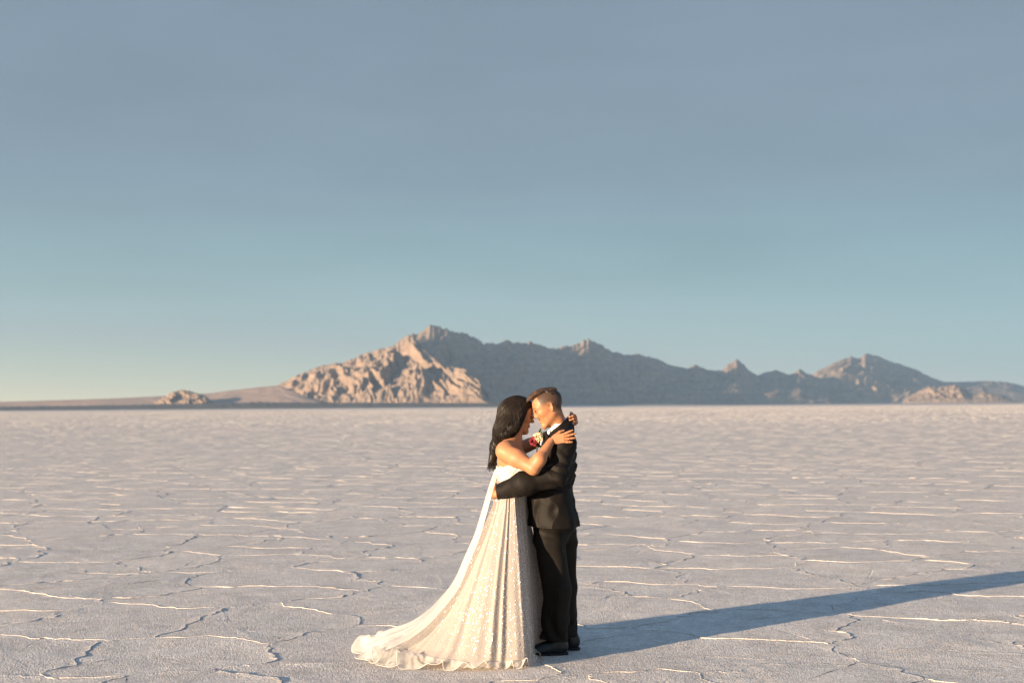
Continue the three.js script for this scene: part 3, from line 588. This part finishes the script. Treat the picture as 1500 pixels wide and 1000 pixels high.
function strand(pts, r0, r1, sides, segs, flat = 1) {
  const c = new THREE.CatmullRomCurve3(pts), fr = c.computeFrenetFrames(segs, false), pos = [], nor = [], uv = [], idx = [];
  for (let i = 0; i <= segs; i++) {
    const t = i / segs, p = c.getPoint(t), r = lerp(r0, r1, t * t), N = fr.normals[i], B = fr.binormals[i];
    for (let k = 0; k < sides; k++) { const a = k / sides * 2 * Math.PI, d = N.clone().multiplyScalar(Math.cos(a)).addScaledVector(B, Math.sin(a) * flat); pos.push(p.x + d.x * r, p.y + d.y * r, p.z + d.z * r); nor.push(d.x, d.y, d.z); uv.push(k / sides, t); }
  }
  for (let i = 0; i < segs; i++) for (let k = 0; k < sides; k++) { const a = i * sides + k, b = i * sides + (k + 1) % sides; idx.push(a, b, a + sides, b, b + sides, a + sides); }
  const g = new THREE.BufferGeometry(); g.setAttribute('position', new THREE.Float32BufferAttribute(pos, 3)); g.setAttribute('normal', new THREE.Float32BufferAttribute(nor, 3)); g.setAttribute('uv', new THREE.Float32BufferAttribute(uv, 2)); g.setIndex(idx);
  return g.toNonIndexed();
}

// ================================================================= bride
const BZ = 0.0;
const brideBase = V(P(748, 0).x, 0, -DIST + BZ);
const bride = person('long dark-haired person in a glittering white strapless gown with a long train', brideBase);
const bHead = makeHead(P(761, 608.5, BZ - 0.05), 0.236, 0.02, 0.22, 0, 'bride');
const brideTorso = [
  ell(P(750, 675, BZ), [0.100, 0.125, 0.140], 0.05), ell(P(750, 712, BZ), [0.092, 0.13, 0.120], 0.08), ell(P(748, 752, BZ), [0.092, 0.12, 0.122], 0.08),
  ell(P(765, 682, BZ + 0.07), [0.062, 0.068, 0.064], 0.04), ell(P(765, 682, BZ - 0.07), [0.062, 0.068, 0.064], 0.04),
  cap(P(743, 658, BZ + 0.125), 0.052, P(750, 656, BZ - 0.13), 0.052, 0.06), cap(P(746, 656, BZ + 0.08), 0.042, P(751, 643, BZ + 0.02), 0.044, 0.05), cap(P(749, 655, BZ - 0.08), 0.042, P(751, 643, BZ - 0.02), 0.044, 0.05),
];
{
  // right arm: down to the elbow, up to a hand laid on his shoulder
  const s1 = P(739, 661, BZ + 0.165), e1 = P(781.5, 686, BZ + 0.285);
  const wr = depthAt(jacketField, P(806.5, 645, BZ), 0.026);
  const tip = depthAt(jacketField, P(832, 639, BZ), 0.012), palm = depthAt(jacketField, P(816, 638, BZ), 0.014);
  const fdir = tip.clone().sub(wr);
  const hR = handPrims(wr, fdir, V(0.3, -0.1, -1), 1, [[0.02, 0.12, 0.1], [0.0, 0.12, 0.1], [0.0, 0.12, 0.1], [0.02, 0.15, 0.1]], 0.172, 0.55, 0.20);
  // left arm: round behind his neck, the hand closing over the collar
  const s2 = P(754, 660, BZ - 0.165), e2 = P(800, 641, BZ - 0.30), w2 = P(838, 613, BZ - 0.165);
  const hL = handPrims(w2, V(0.17, -0.03, 0.62), V(-0.9, -0.25, 0.1), -1, [[0.75, 0.75, 0.35], [0.75, 0.75, 0.4], [0.75, 0.75, 0.4], [0.7, 0.8, 0.4]], 0.178, 0.5, 0.22);
  const arms = [cap(s1, 0.060, P(757, 671, BZ + 0.225), 0.054, 0.05), cap(P(757, 671, BZ + 0.225), 0.054, e1, 0.043, 0.04), cap(e1, 0.043, P(790, 673, BZ + 0.29), 0.042, 0.02), cap(P(790, 673, BZ + 0.29), 0.042, wr, 0.026, 0.03),
    cap(s2, 0.052, e2, 0.040, 0.04), cap(e2, 0.038, w2, 0.025, 0.02)];
  const neck = [cap(P(751, 650, BZ), 0.050, P(756, 622, BZ - 0.04), 0.045, 0.04)];
  const legs = [cap(P(746, 770, BZ + 0.055), 0.068, P(752, 860, BZ + 0.07), 0.052, 0.05), cap(P(752, 860, BZ + 0.07), 0.052, P(748, 936, BZ + 0.07), 0.034, 0.03), cap(P(746, 770, BZ - 0.055), 0.068, P(752, 860, BZ - 0.07), 0.052, 0.05), cap(P(752, 860, BZ - 0.07), 0.052, P(748, 936, BZ - 0.07), 0.034, 0.03),
    cap(P(748, 940, BZ + 0.07), 0.03, P(768, 950, BZ + 0.07), 0.024, 0.03), cap(P(748, 940, BZ - 0.07), 0.03, P(768, 950, BZ - 0.07), 0.024, 0.03)];
  const tone = skinTone(0.425, 0.185, 0.083);
  const all = [...brideTorso, ...arms, ...neck, ...legs];
  const headF = bHead.shape(union([...bHead.prims, ...neck])), [lo, hi] = bounds(bHead.prims, 0.02); lo[1] = P(0, 648).y;
  const headGeo = nets((x, y, z) => Math.max(headF(x, y, z), P(0, 645).y - y), lo, hi, 0.0034, (x, y, z, g) => (bHead.local(x, y, z).y < 0.02 ? tone(x, y, z) : bHead.color(x, y, z, g)));
  const bodyF = union(all), [blo, bhi] = bounds(all, 0.02);
  const geos = [headGeo, nets(bodyF, blo, bhi, 0.0085, tone), solid(hR.prims, 0.0033, tone, 0.012), solid(hL.prims, 0.0033, tone, 0.012)];
  mesh('body', rebase(mergeGeometries(geos), brideBase), skinMat, bride);
  // ring on the hand behind his neck
  const rp = hL.knuckle[2].clone().lerp(hL.tips[2], 0.18), ringG = new THREE.TorusGeometry(0.0098, 0.0014, 8, 20), stone = new THREE.OctahedronGeometry(0.0045, 1);
  const rq = new THREE.Quaternion().setFromUnitVectors(V(0, 0, 1), hL.tips[2].clone().sub(hL.knuckle[2]).normalize());
  ringG.applyQuaternion(rq); ringG.translate(rp.x, rp.y, rp.z); stone.translate(rp.x + 0.011, rp.y + 0.002, rp.z + 0.004);
  const silver = new THREE.MeshStandardMaterial({ color: rgb(0.8, 0.8, 0.8), metalness: 1, roughness: 0.2 });
  const ring = mesh('ring', rebase(ringG, brideBase), silver, bride);
  mesh('stone', rebase(stone, brideBase), new THREE.MeshPhysicalMaterial({ color: rgb(0.95, 0.95, 0.95), metalness: 0.6, roughness: 0.05 }), ring);
  const earring = new THREE.SphereGeometry(0.005, 10, 8); const ep = bHead.w(-0.05, 0.40, 0.30); earring.translate(ep.x, ep.y, ep.z);
}
{
  // hair: a base volume and long wavy locks down the back
  const { w, E, C } = bHead, rh = rngFrom(909), parts = [];
  const hairMat = new THREE.MeshPhysicalMaterial({ color: rgb(0.016, 0.0105, 0.0065), vertexColors: true, roughness: 0.42, specularIntensity: 0.42 });
  const face = E(0.32, 0.40, 0, [0.30, 0.40, 0.45]);
  const volume = [E(-0.10, 0.645, 0, [0.425, 0.385, 0.345], 0.04), E(-0.02, 0.80, 0, [0.33, 0.22, 0.27], 0.1), cap(w(-0.34, 0.52, 0), 0.072, P(737, 632, BZ - 0.01), 0.062, 0.05), cap(w(-0.16, 0.42, 0.20), 0.055, P(743, 636, BZ + 0.055), 0.045, 0.05), cap(w(-0.16, 0.42, -0.20), 0.055, P(743, 636, BZ - 0.06), 0.045, 0.05),
    cap(P(736, 632, BZ - 0.03), 0.058, P(727, 654, BZ - 0.07), 0.042, 0.04), cap(P(727, 654, BZ - 0.07), 0.040, P(720, 676, BZ - 0.07), 0.024, 0.03), cap(w(-0.02, 0.55, 0.26), 0.045, P(753, 626, BZ + 0.07), 0.035, 0.04)];
  parts.push(solid(volume, 0.0055, null, 0.02, (f) => (x, y, z) => Math.max(f(x, y, z) + 0.0022 * n3(x * 70 + y * 18, y * 9, z * 70 + y * 12), -face.f(x, y, z))).toNonIndexed());
  // locks start on the head and run down along the outside of the volume, waving
  const vol = union(volume), grad = (p) => { const e = 0.004; return V(vol(p.x + e, p.y, p.z) - vol(p.x - e, p.y, p.z), vol(p.x, p.y + e, p.z) - vol(p.x, p.y - e, p.z), vol(p.x, p.y, p.z + e) - vol(p.x, p.y, p.z - e)).normalize(); };
  const tint = (g, k) => { g.setAttribute('color', new THREE.BufferAttribute(new Float32Array(g.attributes.position.count * 3).fill(k), 3)); return g; };
  tint(parts[0], 0.6);
  for (let i = 0; i < 1700; i++) {
    const a = rh() * 2 * Math.PI, el = Math.acos(1 - rh() * 1.25), fr = Math.sin(el) * Math.cos(a), sd = Math.sin(el) * Math.sin(a);
    const p = w(-0.10 + fr * 0.44, 0.645 + Math.cos(el) * 0.40, sd * 0.36), steps = 7 + Math.floor(rh() * 9), ph = rh() * 6.28, amp = 0.30 + 0.45 * rh(), lift = 0.0005 + 0.003 * rh();
    if (face.f(p.x, p.y, p.z) < 0.008) continue;
    const pts = [];
    for (let k = 0; k < steps; k++) {
      for (let q = 0; q < 2; q++) p.addScaledVector(grad(p), lift - vol(p.x, p.y, p.z));
      if (face.f(p.x, p.y, p.z) < 0.004) break;
      pts.push(p.clone());
      const n = grad(p), d = V(-0.55 * (1 - k / 10), -1, 0.15 * Math.sign(sd) * (1 - k / 8)); d.addScaledVector(n, -d.dot(n)).normalize();
      p.addScaledVector(d, 0.0175).addScaledVector(V(0, 0, 0).crossVectors(d, n), 0.0175 * amp * Math.sin(ph * 0.35 + k * 0.85));
    }
    if (pts.length > 3) parts.push(tint(strand(pts, 0.0030 + 0.0014 * rh(), 0.0009, 5, pts.length * 2, 0.55), 0.5 + 1.3 * rh() * rh()));
  }
  // loose ends down the back
  for (let i = 0; i < 150; i++) {
    const k = rh(), j = () => (rh() - 0.5) * 0.014, m = [P(lerp(738, 727, k), 636, BZ - 0.05), P(lerp(734, 722, k), 655, BZ - 0.08), P(lerp(727, 717, k), 670, BZ - 0.08), P(lerp(728, 713, k), 680 + 10 * rh(), BZ - 0.075)];
    m.forEach((p, n) => p.add(V(j() + 0.006 * Math.sin(k * 30 + n * 1.8), j(), j() * 3)));
    parts.push(tint(strand(m, 0.0034, 0.0009, 5, 12, 0.6), 0.5 + 1.2 * rh() * rh()));
  }
  mesh('hair', rebase(mergeGeometries(parts), brideBase), hairMat, bride);
}
// gown
const GLT = 512, glitR = rngFrom(8);
const tulle = layers(GLT, [[180, 0.5], [256, 0.6], [10, 0.25]], 77);
const gownColor = texture(GLT, (k) => { const t = 0.93 + 0.06 * tulle[k]; return [t, t * 0.99, t * 0.975]; }, true);
const gownBump = texture(GLT, (k) => { const v = clamp(0.5 + 0.3 * tulle[k]); return [v, v, v]; });
const gownMat = new THREE.MeshPhysicalMaterial({ color: rgb(0.575, 0.515, 0.465), transmission: 0.35, map: gownColor, roughness: 0.95, bumpMap: gownBump, bumpScale: 0.0015, side: THREE.DoubleSide });
const laceMat = new THREE.MeshPhysicalMaterial({ color: rgb(0.72, 0.68, 0.62), map: gownColor, roughness: 0.9, bumpMap: gownBump, bumpScale: 0.004 });
const sheerMat = new THREE.MeshPhysicalMaterial({ color: rgb(0.74, 0.70, 0.65), roughness: 0.95, transparent: true, opacity: 0.38, side: THREE.DoubleSide, bumpMap: gownBump, bumpScale: 0.002 });
const ruffleMat = new THREE.MeshPhysicalMaterial({ color: rgb(0.74, 0.69, 0.63), roughness: 0.95, transparent: true, opacity: 0.36, side: THREE.DoubleSide });
const trimMat = new THREE.MeshStandardMaterial({ color: rgb(0.76, 0.70, 0.61), roughness: 0.8 });
const gown = new THREE.Group(); gown.name = 'gown'; bride.add(gown);
{
  const f = (q) => (x, y, z) => Math.max(q(x, y, z) - 0.007 - 0.0025 * n3(x * 40, y * 40, z * 40), y - (lerp(P(0, 688).y, P(0, 681).y, smooth(P(726, 0).x, P(770, 0).x, x)) + 0.004 * Math.sin(z * 60 + x * 70)), P(0, 735).y - y);
  mesh('bodice', rebase(solid(brideTorso, 0.0065, null, 0.03, f), brideBase), laceMat, gown);
  // outline of the skirt where it meets the ground
  const hemPts = [[0.10, -9.235], [0.03, -9.165], [-0.10, -9.135], [-0.26, -9.12], [-0.45, -9.14], [-0.64, -9.20], [-0.80, -9.31], [-0.91, -9.44], [-0.97, -9.66], [-0.98, -9.95], [-0.92, -10.16], [-0.78, -10.22], [-0.6, -10.24], [-0.35, -10.26], [-0.1, -10.24], [0.14, -10.18], [0.27, -10.08], [0.29, -9.96], [0.20, -9.82], [0.135, -9.6], [0.118, -9.42]];
  const hem = new THREE.CatmullRomCurve3(hemPts.map(([x, z]) => V(x, 0, z)), true, 'centripetal');
  const N = 640, M = 150, hemAt = hem.getPoints(N).slice(0, N), wc = P(749, 706, BZ);
  const trainCurve = line([[0, 1], [0.04, 0.93], [0.10, 0.76], [0.20, 0.60], [0.30, 0.485], [0.44, 0.37], [0.54, 0.29], [0.72, 0.185], [0.86, 0.10], [1.00, 0.03], [1.18, 0]]);
  const straight = line([[0, 1], [0.12, 0.93], [0.35, 0.76], [0.6, 0.53], [0.85, 0.27], [1.0, 0.12], [1.18, 0]]);
  const pos = [], uv = [], idx = [];
  const wob = (i, s, k) => n2(Math.cos(i / N * 6.2832) * s + k, Math.sin(i / N * 6.2832) * s);
  const skirtPoint = (i, h) => {                                       // point of the skirt at height h along fold i
    const hp = hemAt[i], a = Math.atan2(hp.z - (wc.z - 0.0), hp.x - wc.x), far = Math.hypot(hp.x - wc.x, hp.z - wc.z), w = smooth(0.5, 0.95, far);
    const f = lerp(straight(h), trainCurve(h), w), wx = wc.x + 0.098 * Math.cos(a), wz = wc.z + 0.125 * Math.sin(a);
    let x = lerp(wx, hp.x, f), z = lerp(wz, hp.z, f);
    const dx = x - wc.x, dz = z - wc.z, l = Math.hypot(dx, dz) || 1;
    const ph = i / N * 6.2832 * 25 + 3.4 * wob(i, 1.6, 2) + 0.5 * n2(i / N * 30, h * 1.1), crease = 1 - Math.abs(Math.sin(ph / 2)) * 2;
    const soft = i / N * 6.2832 * 11 + 2.6 * wob(i, 1.1, 9) + 0.6 * h;
    const depth = (0.0025 + 0.0075 * f * (1 - 0.5 * smooth(0.15, 0.0, h))) * (0.9 * Math.cos(ph) + 0.1 * crease) + (0.003 + 0.0055 * f) * Math.sin(soft);
    return [x + dx / l * depth, h, z + dz / l * depth];
  };
  for (let m = 0; m <= M; m++) {
    const t = m / M, h = wc.y * Math.pow(1 - t, 1.25) + 0.012;
    for (let i = 0; i < N; i++) { const p = skirtPoint(i, h); pos.push(p[0], p[1] + (t > 0.9 ? 0.012 * (t - 0.9) * 10 * (0.5 + 0.5 * wob(i, 9, 3)) : 0), p[2]); uv.push(i / N * 14, (wc.y - h) * 3.6 + t * 1.2); }
  }
  const trainness = (i) => { const hp = hemAt[i], dx = hp.x - wc.x; return smooth(0.55, 1.0, Math.hypot(dx, hp.z - wc.z)) * smooth(0.35, -0.2, dx); }, startAt = (i) => lerp(0.05, 0.088, trainness(i));
  for (let m = 0; m < M; m++) for (let i = 0; i < N; i++) { if (trainness(i) > 0.25 && pos[3 * (m * N + i) + 1] < startAt(i) - 0.012) continue; const a = m * N + i, b = m * N + (i + 1) % N; idx.push(a, b, a + N, b, b + N, a + N); }
  mesh('skirt', rebase(geoFrom(pos, idx, uv), brideBase), gownMat, gown);
  // sequins sewn all over the tulle, each tilted a little its own way
  {
    const disc = new THREE.CylinderGeometry(0.0023, 0.0023, 0.0007, 7), count = 9500, inst = new THREE.InstancedMesh(disc, new THREE.MeshStandardMaterial({ color: rgb(0.88, 0.84, 0.80), metalness: 0.75, roughness: 0.46 }), count), m4 = new THREE.Matrix4(), q = new THREE.Quaternion();
    for (let k = 0; k < count; k++) {
      const i = Math.floor(glitR() * N), h = 1.10 * (1 - Math.sqrt(glitR() * 0.96 + 0.0)) + 0.05, p = V(...skirtPoint(i, h)), a = V(...skirtPoint((i + 3) % N, h)).sub(p), b = V(...skirtPoint(i, h - 0.02)).sub(p), nn = V(0, 0, 0).crossVectors(a, b).normalize();
      if (nn.x * (p.x - wc.x) + nn.z * (p.z - wc.z) < 0) nn.negate();
      q.setFromUnitVectors(V(0, 1, 0), nn.clone().add(V(glitR() - 0.5, glitR() - 0.5, glitR() - 0.5).multiplyScalar(0.55)).normalize());
      m4.compose(p.addScaledVector(nn, 0.002).sub(brideBase), q, V(1, 1, 1).multiplyScalar(0.7 + 0.7 * glitR())); inst.setMatrixAt(k, m4);
    }
    inst.name = 'sequins'; inst.castShadow = inst.receiveShadow = true; inst.userData = { kind: 'stuff', label: 'tiny glittering sequins sewn over the gown' }; gown.add(inst);
  }
  // ruffled sheer hem with a stiff edge, standing up in loops
  const rp = [], ri = [], ru = [], Rr = 16, edge = [];
  const hemLen = 640;
  for (let i = 0; i < N; i++) {
    const hp = hemAt[i], top = startAt(i), s = skirtPoint(i, top), dx = hp.x - wc.x, dz = hp.z - wc.z, l = Math.hypot(dx, dz), tr = trainness(i);
    const ph = i / N * 6.2832 * 17 + 4.4 * wob(i, 2.2, 5), loop = Math.pow(0.5 + 0.5 * Math.sin(ph), 1.6), size = clamp(0.55 + 0.9 * wob(i, 2.6, 8), 0.1, 1.3), lift = loop * lerp(0.075, 0.125, tr) * size + 0.004;
    const out = lerp(0.03, 0.25, tr) + lerp(0.022, 0.04, tr) * Math.cos(ph) + 0.025 * wob(i, 6, 1), side = lerp(0.012, 0.03, tr) * Math.cos(ph + 0.8);
    const tx = -dz / l, tz = dx / l;
    for (let r = 0; r <= Rr; r++) {
      const t = r / Rr, k = t * t * (3 - 2 * t);
      const x = s[0] + dx / l * out * t + tx * side * k, z = s[2] + dz / l * out * t + tz * side * k, y = lerp(top + 0.005, lift, Math.pow(k, 0.7)) + 0.012 * Math.sin(t * 3.14) * (1 - loop) + tr * Math.sin(t * 3.14) * 0.035 * (n2(x * 9, z * 9) + 0.6 * n2b(x * 21, z * 21));
      rp.push(x, Math.max(0.006, y), z); ru.push(i / N * 14, t * 0.3);
      if (r === Rr) edge.push(V(x, Math.max(0.008, y), z));
    }
  }
  for (let i = 0; i < N; i++) for (let r = 0; r < Rr; r++) { const a = i * (Rr + 1) + r, b = ((i + 1) % N) * (Rr + 1) + r; ri.push(a, b, a + 1, b, b + 1, a + 1); }
  const ruffle = mesh('hem_ruffle', rebase(geoFrom(rp, ri, ru), brideBase), ruffleMat, gown);
  mesh('hem_trim', rebase(new THREE.TubeGeometry(new THREE.CatmullRomCurve3(edge.filter((_, i) => i % 2 === 0), true), 700, 0.0015, 5, true), brideBase), trimMat, ruffle);
  // sheer panel falling from the back of the bodice over the train
  const path = [[726, 690], [717, 716], [707, 750], [696, 786], [682, 818], [666, 853], [646, 877], [622, 901], [596, 919], [566, 931], [536, 944]];
  const cp = [], ci = [], cu = [], A = 90, Bn = 60, pc = new THREE.CatmullRomCurve3(path.map(([x, y]) => P(x, y, BZ)));
  for (let a = 0; a <= A; a++) {
    const t = a / A, c = pc.getPoint(t), half = lerp(0.085, 0.40, Math.pow(t, 0.8));
    for (let b = 0; b <= Bn; b++) {
      const s = b / Bn * 2 - 1, fold = (0.006 + 0.016 * t) * Math.sin(s * 17 + 2 * n2(s * 2, t * 1.5)) + 0.012 * t * n2(s * 6, t * 2 + 4), sag = 0.55 * half * half * s * s * (1 - 0.55 * t) + 0.03 * s * s * (1 - t);
      const y = c.y + 0.012 - sag * 1.0 * t + fold * t;
      cp.push(c.x + sag * 0.9 + fold * (1 - 0.5 * t), Math.max(0.03, y), c.z - 0.02 * (1 - t) + s * half - 0.10 * t * 0); cu.push(s * half * 4, t * 5);
    }
  }
  for (let a = 0; a < A; a++) for (let b = 0; b < Bn; b++) { const k = a * (Bn + 1) + b; ci.push(k, k + 1, k + Bn + 1, k + 1, k + Bn + 2, k + Bn + 1); }
  mesh('sheer_train', rebase(geoFrom(cp, ci, cu), brideBase), sheerMat, gown);
}
// ================================================================= boutonniere on his lapel
{
  const at = P(786, 643, GZ + 0.085), flower = new THREE.Group(); flower.name = 'boutonniere'; flower.position.copy(at); scene.add(flower);
  flower.userData = { label: 'boutonniere of a cream rose and red blooms pinned to the black lapel', category: 'boutonniere' };
  const creamM = new THREE.MeshStandardMaterial({ color: rgb(0.66, 0.55, 0.34), roughness: 0.8, side: THREE.DoubleSide }), redM = new THREE.MeshStandardMaterial({ color: rgb(0.16, 0.006, 0.012), roughness: 0.7, side: THREE.DoubleSide }), pinkM = new THREE.MeshStandardMaterial({ color: rgb(0.36, 0.05, 0.07), roughness: 0.8, side: THREE.DoubleSide }), greenM = new THREE.MeshStandardMaterial({ color: rgb(0.09, 0.13, 0.045), roughness: 0.8, side: THREE.DoubleSide });
  const petalG = (w, h, cup) => { const pos = [], idx = [], a = 6, b = 6; for (let i = 0; i <= a; i++) for (let j = 0; j <= b; j++) { const s = i / a * 2 - 1, t = j / b, ww = w * Math.sin(Math.PI * (0.12 + 0.8 * t) * 0.95); pos.push(s * ww, t * h, cup * (s * s * 0.8 + (t - 0.5) ** 2 * 1.2) * h); } for (let i = 0; i < a; i++) for (let j = 0; j < b; j++) { const k = i * (b + 1) + j; idx.push(k, k + b + 1, k + 1, k + 1, k + b + 1, k + b + 2); } return geoFrom(pos, idx); };
  const pet = petalG(0.014, 0.024, 0.5), small = petalG(0.008, 0.017, 0.5);
  const bloom = (name, c, dir, mat, rings, g, scale) => {
    const r = new THREE.Group(); r.name = name; r.position.copy(c); r.quaternion.setFromUnitVectors(V(0, 1, 0), dir.normalize()); r.scale.setScalar(scale); flower.add(r);
    rings.forEach(([n, open, s], k) => { for (let i = 0; i < n; i++) { const p = mesh('petal', g, mat[(i + k) % mat.length], r); p.scale.setScalar(s); p.rotation.set(0, (i / n + k * 0.17) * 6.2832, 0, 'YXZ'); p.rotation.x = open; p.position.set(Math.sin(p.rotation.y) * 0.004, 0.002 * k, Math.cos(p.rotation.y) * 0.004); } });
  };
  bloom('rose', P(788, 640.5, GZ + 0.11).sub(at), V(-0.45, 0.5, 0.8), [creamM], [[6, 1.15, 1.05], [5, 0.75, 0.95], [4, 0.4, 0.8], [3, 0.12, 0.65]], pet, 1.25);
  bloom('dahlia', P(782, 646.5, GZ + 0.11).sub(at), V(-0.6, -0.1, 0.8), [redM, redM, pinkM], [[11, 1.25, 1.1], [9, 0.9, 1.0], [7, 0.55, 0.85], [5, 0.2, 0.7]], small, 1.45);
  bloom('rose', P(784, 651, GZ + 0.10).sub(at), V(-0.3, -0.7, 0.7), [pinkM, redM], [[6, 1.0, 0.9], [4, 0.5, 0.75]], small, 1.1);
  const leafG = petalG(0.010, 0.042, 0.25);
  for (const [px, py, rx, rz] of [[791, 637, 0.3, -0.6], [795, 641, 0.5, -1.2], [793, 634, 0.2, -0.2], [789, 648, 0.6, -2.2], [797, 637, 0.3, -0.9]]) { const l = mesh('leaf', leafG, greenM, flower); l.position.copy(P(px - 3, py + 2, GZ + 0.10).sub(at)); l.rotation.set(rx, 0.2, rz); }
  mesh('stem', new THREE.TubeGeometry(new THREE.CatmullRomCurve3([P(786, 642, GZ + 0.095).sub(at), P(787, 655, GZ + 0.10).sub(at), P(786, 664, GZ + 0.105).sub(at)]), 10, 0.0035, 6), greenM, flower);
}
//PEOPLE_END
renderer.render(scene, camera);
